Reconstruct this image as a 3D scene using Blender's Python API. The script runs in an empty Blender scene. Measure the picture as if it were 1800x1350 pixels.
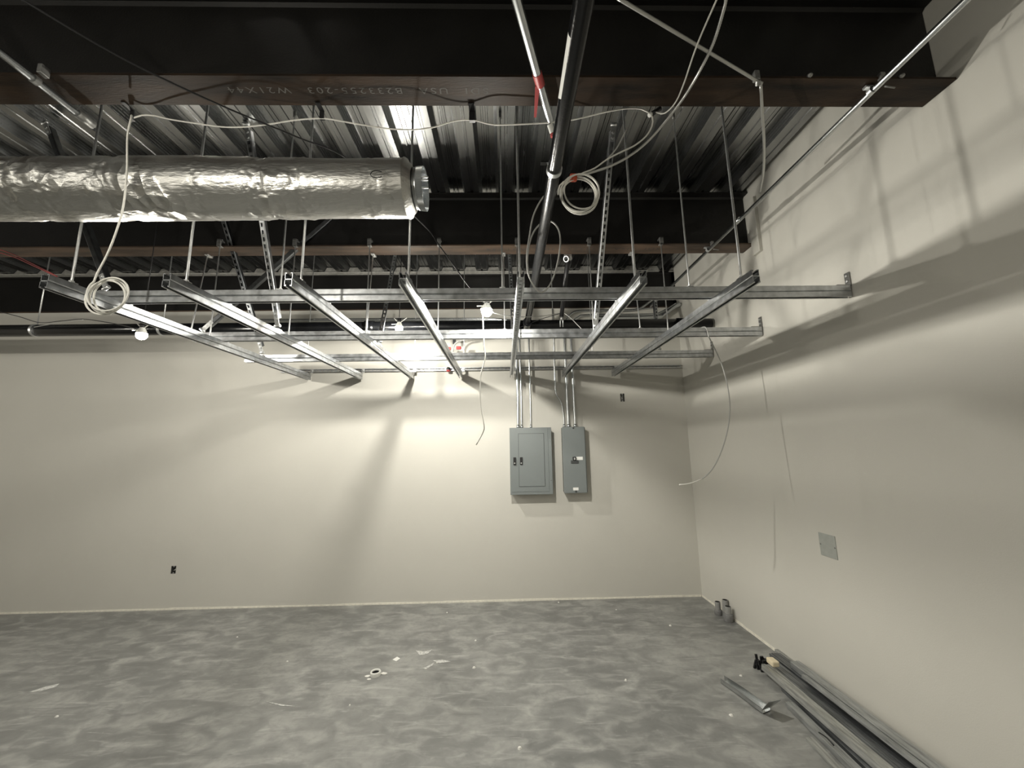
import bpy, bmesh, math, random
from mathutils import Vector, Matrix
random.seed(7)
S = bpy.context.scene
COL = S.collection
PI = math.pi

# ------------------------------------------------------------------ camera
FPX, PITCH, YAW, ROLL, H = 690.83, math.radians(9.199), math.radians(1.309), math.radians(-0.953), 1.758
FW = Vector((math.sin(YAW)*math.cos(PITCH), math.cos(YAW)*math.cos(PITCH), math.sin(PITCH)))
_r = Vector((math.cos(YAW), -math.sin(YAW), 0)); _u = _r.cross(FW)
RT = _r*math.cos(ROLL) + _u*math.sin(ROLL)
UP = -_r*math.sin(ROLL) + _u*math.cos(ROLL)
cd = bpy.data.cameras.new('camera'); cam = bpy.data.objects.new('camera', cd); COL.objects.link(cam)
cd.sensor_width = 36; cd.lens = FPX/1800*36; cd.clip_start = .05
M = Matrix((RT, UP, -FW)).transposed().to_4x4(); M.translation = Vector((0, 0, H)); cam.matrix_world = M
S.camera = cam

# ------------------------------------------------------------------ world, exposure
wd = bpy.data.worlds.new('world'); S.world = wd; wd.use_nodes = True
wd.node_tree.nodes['Background'].inputs[0].default_value = (.5, .5, .5, 1)
wd.node_tree.nodes['Background'].inputs[1].default_value = 0.0
S.view_settings.view_transform = 'Standard'; S.view_settings.look = 'None'
S.view_settings.exposure = 0.62; S.view_settings.gamma = 1; S.view_settings.use_curve_mapping = False
LAMP = (1.0, .965, .875)
# site bulbs, then four unseen ones added for fill light: (x, y, z, watts)
BULBS = [(-.113, 2.80, 2.765, 96), (-2.98, 3.2, 2.73, 48), (-1.03, 3.80, 2.955, 58),
         (-1.75, .60, 3.02, 26), (.4, -2.6, 3.05, 16), (-4.2, -.9, 3.05, 34), (-6.2, 2.3, 2.95, 44), (-2.4, -3.6, 3.05, 24)]

# ------------------------------------------------------------------ room numbers
W, X = 4.903, 2.302                 # back wall face, right wall face
ZB, ZT = 3.549, 4.074               # beam underside, beam top = deck underside
BY = [1.658, 3.281, 4.904]          # near edges of the three beams
XL, YF = -9.0, -5.0

def ray(u, v): return FW + RT*((u-900)/FPX) + UP*((675-v)/FPX)
def at_y(u, v, y): d = ray(u, v); t = y/d.y; return Vector((d.x*t, y, H+d.z*t))
def at_z(u, v, z): d = ray(u, v); t = (z-H)/d.z; return Vector((d.x*t, d.y*t, z))
def at_x(u, v, x): d = ray(u, v); t = x/d.x; return Vector((x, d.y*t, H+d.z*t))

# ------------------------------------------------------------------ materials
def mat(name, base, rough=.5, metal=0.0, var=0.0, scale=8.0, bump=0.0, bscale=60.0, stretch=(1,1,1), tint=None, rvar=0.0, spec=None):
    m = bpy.data.materials.new(name); m.use_nodes = True
    nt = m.node_tree; N = nt.nodes; L = nt.links; b = N['Principled BSDF']
    b.inputs['Base Color'].default_value = (*base, 1); b.inputs['Roughness'].default_value = rough
    b.inputs['Metallic'].default_value = metal
    if spec is not None: b.inputs['Specular IOR Level'].default_value = spec
    tc = N.new('ShaderNodeTexCoord'); mp = N.new('ShaderNodeMapping'); mp.inputs['Scale'].default_value = stretch
    L.new(tc.outputs['Object'], mp.inputs[0])
    if var or rvar:
        n = N.new('ShaderNodeTexNoise'); n.inputs['Scale'].default_value = scale; n.inputs['Detail'].default_value = 5
        L.new(mp.outputs[0], n.inputs['Vector'])
        if var:
            r = N.new('ShaderNodeValToRGB'); t = tint or base
            r.color_ramp.elements[0].position = .3; r.color_ramp.elements[1].position = .72
            r.color_ramp.elements[0].color = (*[c*(1-var) for c in base], 1)
            r.color_ramp.elements[1].color = (*[min(1, c*(1+var)) for c in t], 1)
            L.new(n.outputs['Fac'], r.inputs[0]); L.new(r.outputs[0], b.inputs['Base Color'])
        if rvar:
            q = N.new('ShaderNodeMapRange'); q.inputs['To Min'].default_value = max(.02, rough-rvar); q.inputs['To Max'].default_value = rough+rvar
            L.new(n.outputs['Fac'], q.inputs[0]); L.new(q.outputs[0], b.inputs['Roughness'])
    if bump:
        n2 = N.new('ShaderNodeTexNoise'); n2.inputs['Scale'].default_value = bscale; n2.inputs['Detail'].default_value = 4
        L.new(mp.outputs[0], n2.inputs['Vector'])
        bp = N.new('ShaderNodeBump'); bp.inputs['Strength'].default_value = bump; bp.inputs['Distance'].default_value = .01
        L.new(n2.outputs['Fac'], bp.inputs['Height']); L.new(bp.outputs[0], b.inputs['Normal'])
    return m

M_WALL = mat('painted_drywall', (.585, .570, .520), .62, var=.025, scale=1.3, bump=.06, bscale=160)
M_GALV = mat('galvanised_steel', (.50, .515, .53), .34, 1.0, var=.22, scale=22, bump=.05, bscale=30, rvar=.10)
M_ROD = mat('zinc_rod', (.68, .69, .69), .42, .9, var=.1, scale=40)
M_EMT = mat('conduit_steel', (.58, .60, .61), .27, 1.0, var=.08, scale=15)
M_DECK = mat('deck_steel', (.33, .335, .335), .25, 1.0, var=.12, scale=5, stretch=(6, .6, 1), bump=.03, bscale=12, rvar=.07)
M_BEAM = mat('primed_steel', (.0085, .0078, .0072), .50, var=.35, scale=3.0, bump=.12, bscale=90, spec=.35)
M_RUST = mat('rusty_primed_steel', (.016, .0125, .0100), .48, var=.45, scale=5, stretch=(.5, 3, 1), tint=(.030, .0185, .011), bump=.12, bscale=70, spec=.15)
M_RUST_LIT = mat('lamplit_rusty_steel', (.060, .046, .037), .5, var=.4, scale=5, stretch=(.5, 3, 1), tint=(.085, .056, .038), bump=.12, bscale=70, spec=.3)  # same rusty steel as the near flange, bulb light painted into its lighter base
M_BLACKPIPE = mat('black_pipe', (.0040, .0043, .0050), .22, spec=.35, var=.3, scale=14, bump=.08, bscale=60)
M_CAST = mat('cast_clamp', (.30, .30, .29), .45, .8, var=.25, scale=40, bump=.1, bscale=120)
M_WHITECABLE = mat('white_cable', (.72, .71, .66), .45)
M_GREYCABLE = mat('grey_cable', (.42, .42, .40), .45)
M_MC = mat('armoured_cable', (.52, .52, .50), .36, .85)
M_BLACK = mat('black_plastic', (.012, .012, .013), .42)
M_RED = mat('red_tape', (.42, .055, .055), .42)
M_ORANGE = mat('orange_tape', (.55, .09, .04), .45)
M_WHITE = mat('white_paper', (.80, .80, .77), .6)
M_PANEL = mat('grey_enamel', (.185, .205, .205), .42, var=.03, scale=3, bump=.03, bscale=200)
M_PANELLINE = mat('dark_gap', (.05, .055, .055), .6)
M_STEELBOX = mat('box_steel', (.25, .25, .24), .45, .9)
M_PVC = mat('grey_pvc', (.17, .17, .168), .5, var=.2, scale=40)
M_COMPOUND = mat('white_compound', (.80, .77, .68), .7, var=.12, scale=30)
M_PLATE = mat('blank_plate_steel', (.46, .48, .46), .45, .5, var=.05, scale=30)
M_STUD = mat('stud_steel', (.40, .41, .41), .42, .62, var=.30, scale=9, stretch=(6, .7, 6), bump=.05, bscale=40, rvar=.12)
M_SHINY = mat('shiny_offcut_steel', (.50, .515, .515), .27, .95, var=.15, scale=9)
M_STUDD = mat('dark_stud_steel', (.20, .21, .22), .40, .80, var=.35, scale=9, stretch=(6, .7, 6), bump=.05, bscale=40, rvar=.12)
M_STUDL = mat('pale_stud_steel', (.42, .425, .41), .45, .60, var=.35, scale=9, stretch=(6, .7, 6), bump=.05, bscale=40, rvar=.12)
M_PLASTER = mat('plaster', (.74, .73, .69), .8)
M_SCUFF = mat('chalk_scuff', (.52, .52, .50), .85, var=.35, scale=60)
M_TAN = mat('tan_sponge', (.72, .63, .45), .8)
M_PUTTY = mat('fire_caulk', (.42, .41, .38), .85, var=.25, scale=25, bump=.3, bscale=60)
M_RIM = mat('white_pvc', (.75, .75, .71), .45)
M_HOLE = mat('dark_hole', (.01, .01, .01), .9)

def foil_material():
    m = mat('foil_facing', (.60, .595, .57), .35, 1.0)
    nt = m.node_tree; N = nt.nodes; L = nt.links; b = N['Principled BSDF']
    tc = N.new('ShaderNodeTexCoord')
    mp = N.new('ShaderNodeMapping'); mp.inputs['Rotation'].default_value = (.5, .2, .35); mp.inputs['Scale'].default_value = (22, 70, 70)
    n1 = N.new('ShaderNodeTexNoise'); n1.inputs['Scale'].default_value = 1.0; n1.inputs['Detail'].default_value = 6
    L.new(tc.outputs['Object'], mp.inputs[0]); L.new(mp.outputs[0], n1.inputs['Vector'])
    n2 = N.new('ShaderNodeTexVoronoi'); n2.inputs['Scale'].default_value = 16; n2.feature = 'F1'
    L.new(tc.outputs['Object'], n2.inputs['Vector'])
    msk = N.new('ShaderNodeTexNoise'); msk.inputs['Scale'].default_value = 2.6; L.new(tc.outputs['Object'], msk.inputs['Vector'])
    rp = N.new('ShaderNodeMapRange'); rp.inputs['From Min'].default_value = .5; rp.inputs['From Max'].default_value = .66
    L.new(msk.outputs['Fac'], rp.inputs[0])
    mu = N.new('ShaderNodeMath'); mu.operation = 'MULTIPLY'; L.new(n2.outputs['Distance'], mu.inputs[0]); L.new(rp.outputs[0], mu.inputs[1])
    b1 = N.new('ShaderNodeBump'); b1.inputs['Strength'].default_value = .55; b1.inputs['Distance'].default_value = .006
    L.new(n1.outputs['Fac'], b1.inputs['Height'])
    b2 = N.new('ShaderNodeBump'); b2.inputs['Strength'].default_value = .8; b2.inputs['Distance'].default_value = .03
    L.new(mu.outputs[0], b2.inputs['Height']); L.new(b1.outputs[0], b2.inputs['Normal']); L.new(b2.outputs[0], b.inputs['Normal'])
    return m
M_FOIL = foil_material()

def web_material():                                   # deck web with rows of pressed embossments
    m = mat('embossed_deck_web', (.24, .245, .245), .36, 1.0)
    nt = m.node_tree; N = nt.nodes; L = nt.links; b = N['Principled BSDF']
    tc = N.new('ShaderNodeTexCoord'); mp = N.new('ShaderNodeMapping'); mp.inputs['Rotation'].default_value = (0, PI/2, 0)
    sx = N.new('ShaderNodeSeparateXYZ'); L.new(tc.outputs['Object'], sx.inputs[0])
    cx = N.new('ShaderNodeCombineXYZ'); L.new(sx.outputs['Y'], cx.inputs['X']); L.new(sx.outputs['Z'], cx.inputs['Y'])
    br = N.new('ShaderNodeTexBrick'); br.inputs['Scale'].default_value = 1.0
    br.inputs['Brick Width'].default_value = .062; br.inputs['Row Height'].default_value = .019
    br.inputs['Mortar Size'].default_value = .0062; br.inputs['Mortar Smooth'].default_value = .4
    L.new(cx.outputs[0], br.inputs['Vector'])
    bp = N.new('ShaderNodeBump'); bp.inputs['Strength'].default_value = 1.0; bp.inputs['Distance'].default_value = .011
    L.new(br.outputs['Fac'], bp.inputs['Height']); L.new(bp.outputs[0], b.inputs['Normal'])
    return m
M_WEB = web_material()

def floor_material():
    m = mat('troweled_concrete', (.2, .2, .2), .38)
    nt = m.node_tree; N = nt.nodes; L = nt.links; b = N['Principled BSDF']
    tc = N.new('ShaderNodeTexCoord')
    def noise(sc, det, stretch=(1, 1, 1), rot=0, dist=0.0):
        mp = N.new('ShaderNodeMapping'); mp.inputs['Scale'].default_value = stretch; mp.inputs['Rotation'].default_value = (0, 0, rot)
        n = N.new('ShaderNodeTexNoise'); n.inputs['Scale'].default_value = sc; n.inputs['Detail'].default_value = det; n.inputs['Distortion'].default_value = dist
        L.new(tc.outputs['Object'], mp.inputs[0]); L.new(mp.outputs[0], n.inputs['Vector']); return n.outputs['Fac']
    a = noise(.9, 6, dist=.6); c = noise(4.5, 8, (1, 1.7, 1), .5, .8); d = noise(26, 5); e = noise(7, 6, (.45, 2.6, 1), .45, 1.4)
    def mix(f, x, y):
        k = N.new('ShaderNodeMix'); k.data_type = 'RGBA'; L.new(f, k.inputs['Factor'])
        for s, v in ((6, x), (7, y)):
            if isinstance(v, tuple): k.inputs[s].default_value = (*v, 1)
            else: L.new(v, k.inputs[s])
        return k.outputs[2]
    def rng(f, lo, hi, to0=0, to1=1):
        k = N.new('ShaderNodeMapRange'); k.inputs['From Min'].default_value = lo; k.inputs['From Max'].default_value = hi
        k.inputs['To Min'].default_value = to0; k.inputs['To Max'].default_value = to1; L.new(f, k.inputs[0]); return k.outputs[0]
    base = mix(rng(a, .32, .68), (.165, .168, .163), (.275, .277, .265))
    base = mix(rng(c, .48, .72, 0, .85), base, (.37, .37, .350))
    base = mix(rng(c, .50, .28, 0, .55), base, (.115, .117, .114))
    base = mix(rng(e, .58, .78, 0, .55), base, (.47, .47, .45))
    base = mix(rng(d, .50, .30, 0, .30), base, (.15, .152, .148))
    base = mix(rng(d, .62, .80, 0, .35), base, (.43, .43, .415))
    L.new(base, b.inputs['Base Color']); L.new(rng(c, .3, .7, .30, .50), b.inputs['Roughness'])
    bp = N.new('ShaderNodeBump'); bp.inputs['Strength'].default_value = .06; bp.inputs['Distance'].default_value = .01
    L.new(d, bp.inputs['Height']); L.new(bp.outputs[0], b.inputs['Normal'])
    return m
M_FLOOR = floor_material()

def glow(name, col, s):
    m = bpy.data.materials.new(name); m.use_nodes = True; nt = m.node_tree; nt.nodes.clear()
    e = nt.nodes.new('ShaderNodeEmission'); e.inputs[0].default_value = (*col, 1); e.inputs[1].default_value = s
    t = nt.nodes.new('ShaderNodeBsdfTransparent'); a = nt.nodes.new('ShaderNodeAddShader')      # clear glass envelope around the glow
    nt.links.new(e.outputs[0], a.inputs[0]); nt.links.new(t.outputs[0], a.inputs[1])
    o = nt.nodes.new('ShaderNodeOutputMaterial'); nt.links.new(a.outputs[0], o.inputs[0]); return m
M_BULB = glow('lit_bulb', (1, .90, .70), 60)

# ------------------------------------------------------------------ mesh helpers
class MB:
    def __init__(s): s.v = []; s.f = []; s.mi = []; s.sm = []
    def add(s, vs, fs, mi=0, smooth=False, T=None):
        o = len(s.v); s.v += [tuple(T @ Vector(p)) if T else tuple(p) for p in vs]
        for f in fs: s.f.append([i+o for i in f]); s.mi.append(mi); s.sm.append(smooth)
        return s
    def box(s, a, b, mi=0, T=None):
        x0, y0, z0 = a; x1, y1, z1 = b
        return s.add([(x0,y0,z0),(x1,y0,z0),(x1,y1,z0),(x0,y1,z0),(x0,y0,z1),(x1,y0,z1),(x1,y1,z1),(x0,y1,z1)],
                     [(0,3,2,1),(4,5,6,7),(0,1,5,4),(1,2,6,5),(2,3,7,6),(3,0,4,7)], mi, False, T)
    def bbox(s, a, b, e=.004, mi=0, T=None):          # chamfered box
        bm = bmesh.new(); bmesh.ops.create_cube(bm, size=1)
        for v in bm.verts: v.co = Vector([(a[i]+b[i])/2 + v.co[i]*(b[i]-a[i]) for i in range(3)])
        bmesh.ops.bevel(bm, geom=bm.edges[:], offset=e, segments=2, affect='EDGES', profile=.5)
        bm.verts.index_update()
        s.add([v.co.copy() for v in bm.verts], [[v.index for v in f.verts] for f in bm.faces], mi, False, T); bm.free(); return s
    def tube(s, pts, r, n=10, mi=0, cap=True, smooth=True, T=None, rad=None):
        pts = [Vector(p) for p in pts]; m = len(pts); vs = []; fs = []
        t0 = (pts[1]-pts[0]).normalized(); a = Vector((0, 0, 1)) if abs(t0.z) < .9 else Vector((1, 0, 0))
        nrm = (a - t0*a.dot(t0)).normalized()
        for i, p in enumerate(pts):
            t = (pts[min(i+1, m-1)] - pts[max(i-1, 0)])
            t = t.normalized() if t.length > 1e-9 else t0
            nrm = nrm - t*nrm.dot(t); nrm = nrm.normalized() if nrm.length > 1e-6 else t.orthogonal().normalized()
            bn = t.cross(nrm); rr = rad[i] if rad else r
            for k in range(n):
                q = 2*PI*k/n; vs.append(p + (nrm*math.cos(q) + bn*math.sin(q))*rr)
        for i in range(m-1):
            for k in range(n): fs.append((i*n+k, i*n+(k+1) % n, (i+1)*n+(k+1) % n, (i+1)*n+k))
        s.add(vs, fs, mi, smooth, T)
        if cap:
            o = len(s.v)-len(vs)
            s.f.append([o+k for k in range(n)][::-1]); s.mi.append(mi); s.sm.append(False)
            s.f.append([o+(m-1)*n+k for k in range(n)]); s.mi.append(mi); s.sm.append(False)
        return s
    def hollow(s, p, q, ro, ri, n=20, mi=0, mi_in=None):  # open pipe with wall thickness
        p, q = Vector(p), Vector(q); ax = (q-p).normalized(); a = ax.orthogonal().normalized(); b = ax.cross(a); vs = []
        for c, r in ((p, ro), (q, ro), (q, ri), (p, ri)):
            for k in range(n): vs.append(c + (a*math.cos(2*PI*k/n) + b*math.sin(2*PI*k/n))*r)
        for j in range(4):
            s.add(vs[j*n:(j+1)*n]+vs[((j+1) % 4)*n:((j+1) % 4+1)*n], [(k, (k+1) % n, n+(k+1) % n, n+k) for k in range(n)],
                  (mi_in if (mi_in is not None and j == 2) else mi), j in (0, 2))
        return s
    def lathe(s, prof, c=(0, 0, 0), n=20, mi=0, T=None, smooth=True):
        vs = []; fs = []; m = len(prof)
        for r, z in prof:
            for k in range(n): vs.append((c[0]+r*math.cos(2*PI*k/n), c[1]+r*math.sin(2*PI*k/n), c[2]+z))
        for i in range(m-1):
            for k in range(n): fs.append((i*n+k, i*n+(k+1) % n, (i+1)*n+(k+1) % n, (i+1)*n+k))
        return s.add(vs, fs, mi, smooth, T)
    def sphere(s, c, r, n=16, m=10, mi=0, sz=1.0):
        return s.lathe([(max(1e-4, r*math.sin(PI*i/m)), -r*sz*math.cos(PI*i/m)) for i in range(m+1)], c, n, mi)
    def build(s, name, m, parent=None):
        me = bpy.data.meshes.new(name); me.from_pydata(s.v, [], s.f)
        for x in (m if isinstance(m, (list, tuple)) else [m]): me.materials.append(x)
        me.polygons.foreach_set('material_index', s.mi); me.polygons.foreach_set('use_smooth', s.sm); me.update()
        o = bpy.data.objects.new(name, me); COL.objects.link(o)
        if parent: o.parent = parent; o.matrix_parent_inverse = Matrix()
        return o

def frame(o, fwd, front):      # matrix: local Y along fwd, local -Z towards front
    y = Vector(fwd).normalized(); z = -Vector(front); z = (z - y*z.dot(y)).normalized(); x = y.cross(z)
    T = Matrix((x, y, z)).transposed().to_4x4(); T.translation = Vector(o); return T

def tag(o, label, cat, group=None, kind=None):
    o['label'] = label; o['category'] = cat
    if group: o['group'] = group
    if kind: o['kind'] = kind
    return o
def thing(name, label, cat, loc=(0, 0, 0), group=None):
    o = bpy.data.objects.new(name, None); o.empty_display_size = .05; COL.objects.link(o); o.location = loc
    return tag(o, label, cat, group)
def part(mb, name, m, root):           # mesh in world coordinates -> child of root
    o = mb.build(name, m, root); o.location = -root.location if root.parent is None else (0, 0, 0)
    return o
def sub(mb, name, m, p): return mb.build(name, m, p)     # under a part: the part already carries the shift
def struct(o): o['kind'] = 'structure'; return o

def smooth_path(pts, step=.02):
    P = [Vector(p) for p in pts]; out = []
    for i in range(len(P)-1):
        a = P[i-1] if i else P[0]*2-P[1]; b = P[i]; c = P[i+1]; d = P[i+2] if i+2 < len(P) else P[-1]*2-P[-2]
        n = max(2, int((c-b).length/step))
        for k in range(n):
            t = k/n; out.append(.5*((2*b)+(c-a)*t+(2*a-5*b+4*c-d)*t*t+(-a+3*b-3*c+d)*t**3))
    out.append(P[-1]); return out

# ------------------------------------------------------------------ strut channel profile (opening towards -Z, back at +Z)
CW, CH, CT, LIP = .040, .038, .0027, .0095
def channel(mb, o, d, L, front, slots=True, mi=0, w=CW, h=CH, lip=LIP, pitch=.0508):
    T = frame(o, d, front); a = w/2; r = .006
    out = [(-a+lip, -h+.007), (-a+lip, -h), (-a, -h), (-a, -r), (-a+r*.4, -r*.35), (-a+r, 0)]
    inn = [(-a+lip-CT, -h+.007), (-a+lip-CT, -h+CT), (-a+CT, -h+CT), (-a+CT, -r), (-a+r*.6, -CT*1.25), (-a+r, -CT)]
    for sg in (1, -1):
        n = len(out); vs = []
        for yy in (0, L):
            vs += [(sg*x, yy, z) for x, z in out] + [(sg*x, yy, z) for x, z in inn]
        fs = []
        for k in range(n-1):
            fs.append((k, k+1, 2*n+k+1, 2*n+k)); fs.append((n+k, 3*n+k, 3*n+k+1, n+k+1))
            fs.append((k, n+k, n+k+1, k+1)); fs.append((2*n+k, 2*n+k+1, 3*n+k+1, 3*n+k))
        fs.append((0, 2*n, 3*n, n))
        if sg < 0: fs = [f[::-1] for f in fs]
        mb.add(vs, fs, mi, False, T)
    x0 = a-r
    if not slots:
        mb.box((-x0, 0, -CT), (x0, L, 0), mi, T); return mb
    sw, sl = .0072, .0145; y = 0; n = int(L/pitch); off = (L-n*pitch)/2+pitch/2
    mb.box((-x0, 0, -CT), (-sw, L, 0), mi, T); mb.box((sw, 0, -CT), (x0, L, 0), mi, T)
    y = 0
    for k in range(n):
        c = off+k*pitch; mb.box((-sw, y, -CT), (sw, c-sl, 0), mi, T); y = c+sl
    mb.box((-sw, y, -CT), (sw, L, 0), mi, T)
    return mb

# ================================================================== SETTING
# floor
struct(MB().box((XL, YF, -.12), (X+.15, W+.15, 0)).build('floor', M_FLOOR))
# back wall with two openings for device boxes
BOX_L = (-3.862, -3.806, .388, .472); BOX_R = (1.478, 1.532, 2.308, 2.412)
def wall_grid(holes, x0, x1, z0, z1, y0, y1):
    mb = MB(); xs = sorted({x0, x1, *[h[0] for h in holes], *[h[1] for h in holes]}); zs = sorted({z0, z1, *[h[2] for h in holes], *[h[3] for h in holes]})
    for i in range(len(xs)-1):
        for j in range(len(zs)-1):
            c = ((xs[i]+xs[i+1])/2, (zs[j]+zs[j+1])/2)
            if any(h[0] < c[0] < h[1] and h[2] < c[1] < h[3] for h in holes): continue
            mb.box((xs[i], y0, zs[j]), (xs[i+1], y1, zs[j+1]))
    return mb
struct(wall_grid([BOX_L, BOX_R], XL, X+.15, 0, ZB-.004, W, W+.15).build('wall_back', M_WALL))
struct(MB().box((X, YF, 0), (X+.15, W, 4.165)).build('wall_right', M_WALL))
struct(MB().box((XL-.15, YF, 0), (XL, W+.15, 4.165)).build('wall_left', M_WALL))
struct(MB().box((XL, YF-.15, 0), (X+.15, YF, 4.165)).build('wall_front', M_WALL))
# strips of pale compound left along the foot of the walls
mb = MB(); x = XL+.02
while x < X-.02:
    x2 = min(X-.012, x+random.uniform(.25, .6)); h = random.uniform(.014, .021)
    mb.box((x, W-.007, 0), (x2, W, h)); x = x2
struct(mb.build('trim_1', M_COMPOUND))
mb = MB(); y = 1.0
while y < W-.02:
    y2 = min(W-.008, y+random.uniform(.25, .5)); h = random.uniform(.013, .022)
    mb.box((X-.007, y, 0), (X, y2, h)); y = y2
struct(mb.build('trim_2', M_COMPOUND))

# ceiling: sheets of 12-inch-pitch floor deck over the beams
ce = struct(bpy.data.objects.new('ceiling', None)); COL.objects.link(ce)
PIT, DH = .305, .076
def rib(mb, x0, y0, y1):          # x0 = right edge of the low flat; x runs: low flat -> web -> top flat -> web
    z0, z1 = ZT, ZT+DH; g = .007
    pr = [(-.127, z0), (-.076, z0), (-.071, z0+g), (-.056, z0+g), (-.051, z0), (0, z0),
          (.026, z1), (.058, z1), (.062, z1-.006), (.072, z1-.006), (.076, z1),
          (.092, z1), (.096, z1-.006), (.106, z1-.006), (.110, z1), (.152, z1), (.178, z0)]
    mi = [0]*5+[1]+[0]*9+[1]
    for k in range(len(pr)-1):
        a, b = pr[k], pr[k+1]
        mb.add([(x0+a[0], y0, a[1]), (x0+b[0], y0, b[1]), (x0+b[0], y1, b[1]), (x0+a[0], y1, a[1])], [(0, 1, 2, 3)], mi[k])
x = -.807
while x < X-.2: x += PIT
k = 0
while x > XL:
    mb = MB()
    for j in range(3):
        rib(mb, x, YF, W+.2); x -= PIT
    mb.box((x+PIT-.127-.004, YF, ZT-.0035), (x+PIT-.127+.02, W+.2, ZT-.0005))      # side lap seam
    mb.build('deck_sheet', [M_DECK, M_WEB], ce)
struct(MB().box((XL-.15, YF-.15, ZT+DH+.004), (X+.15, W+.3, ZT+DH+.06)).build('ceiling_slab', M_HOLE)).name = 'ceiling_slab'
bpy.data.objects['ceiling_slab'].parent = ce
# plugs in the flutes over the back wall
x = -.807
while x < X-.2: x += PIT
while x > -7.6:
    a = random.uniform(-.012, .012); yy = W+.01+random.uniform(0, .02)
    MB().add([(x+.002, yy+.02, ZT-.012), (x+.176, yy+.02, ZT-.012), (x+.150+a, yy+.02, ZT+DH-.004), (x+.028+a, yy+.02, ZT+DH-.004),
              (x+.002, yy-.02, ZT-.012), (x+.176, yy-.02, ZT-.012), (x+.150, yy, ZT+DH-.01), (x+.028, yy, ZT+DH-.01)],
             [(0,1,2,3),(7,6,5,4),(4,5,1,0),(5,6,2,1),(6,7,3,2),(7,4,0,3)]).build('flute_plug', M_PUTTY, ce)
    x -= PIT
MB().box((-7.6, W-.012, ZT-.022), (X-.35, W+.05, ZT-.006)).build('caulk_bead', M_PUTTY, ce)

# ================================================================== BEAMS
FT, WT, FWD = .0114, .0089, .165
def beam(i, label):
    y0 = BY[i]; x0, x1 = XL+.01, X-.004
    r = thing('steel_beam', label, 'beam', (0, y0, ZB))
    part(MB().box((x0, y0, ZB), (x1, y0+FWD, ZB+FT)), 'bottom_flange', M_RUST if i == 0 else M_RUST_LIT, r)
    mb = MB().box((x0, y0+FWD/2-WT/2, ZB+FT), (x1, y0+FWD/2+WT/2, ZT-FT))
    for sg in (-1, 1):                                 # root fillets
        for z, dz in ((ZB+FT, .014), (ZT-FT, -.014)):
            c = y0+FWD/2+sg*WT/2
            mb.add([(x0, c, z+dz), (x1, c, z+dz), (x1, c+sg*.014, z), (x0, c+sg*.014, z)], [(0, 1, 2, 3)])
    part(mb, 'web', M_BEAM, r)
    part(MB().box((x0, y0, ZT-FT), (x1, y0+FWD, ZT-.0015)), 'top_flange', M_BEAM, r)
    return r
def lettering(root, text, uR, uL, v, z, m, hgt):
    a = at_z(uR, v, z); b = at_z(uL, v, z)             # reads from right to left, heads towards the back
    c = bpy.data.curves.new('lettering', 'FONT'); c.body = text; c.size = 1; c.extrude = 0; c.space_character = 1.35; c.space_word = 1.3
    t = bpy.data.objects.new('lettering_source', c); COL.objects.link(t); bpy.context.view_layer.update()
    me = bpy.data.meshes.new_from_object(t.evaluated_get(bpy.context.evaluated_depsgraph_get()))
    bpy.data.objects.remove(t); xs = [q.co.x for q in me.vertices]; ys = [q.co.y for q in me.vertices]
    k = (a-b).length/(max(xs)-min(xs)); kh = hgt/(max(ys)-min(ys))
    for q in me.vertices: q.co = Vector((-(q.co.x-min(xs))*k, (q.co.y-min(ys))*kh, 0))
    o = bpy.data.objects.new('lettering', me); COL.objects.link(o); me.materials.clear(); me.materials.append(m)
    o.parent = root; o.location = Vector((a.x, a.y-hgt/2, z-.0006)) - root.location
    o['label'] = 'faded pale lettering rolled on the beam underside'; return o
M_LETTER = mat('faded_chalk', (.07, .066, .058), .7); M_LETTER2 = mat('fainter_chalk', (.045, .045, .043), .7)
b1 = beam(0, 'nearest dark steel beam across the top, lettered W21X44 beneath')
b2 = beam(1, 'middle dark steel beam seen beyond the foil duct, with a row of rod clamps')
b3 = beam(2, 'farthest dark steel beam lying on top of the back wall')
lettering(b1, 'SDI  USA  B233255-203  W21X44', 858, 403, 160, ZB, M_LETTER, .034)
lettering(b2, 'SDI  USA  B233255-203  W21X44', 1160, 855, 437, ZB, M_LETTER2, .034)
# drywall patched around the beam ends
wr = bpy.data.objects['wall_right']
for y0, z0, z1 in ((BY[1], ZB-.115, ZB+.41),):
    MB().bbox((X-.030, y0-.10, z0), (X+.002, y0+.004, z1), .003).build('patch_board', M_WALL, wr)
# pieces welded / left on the near beam flange
for u in (1425, 1588):
    a = at_z(u, 135, ZB)
    mb = MB().sphere((a.x, BY[0]-.004, ZB+.012), .014, 10, 6, sz=.7); part(mb, 'bolt_head', M_CAST, b1)

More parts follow.
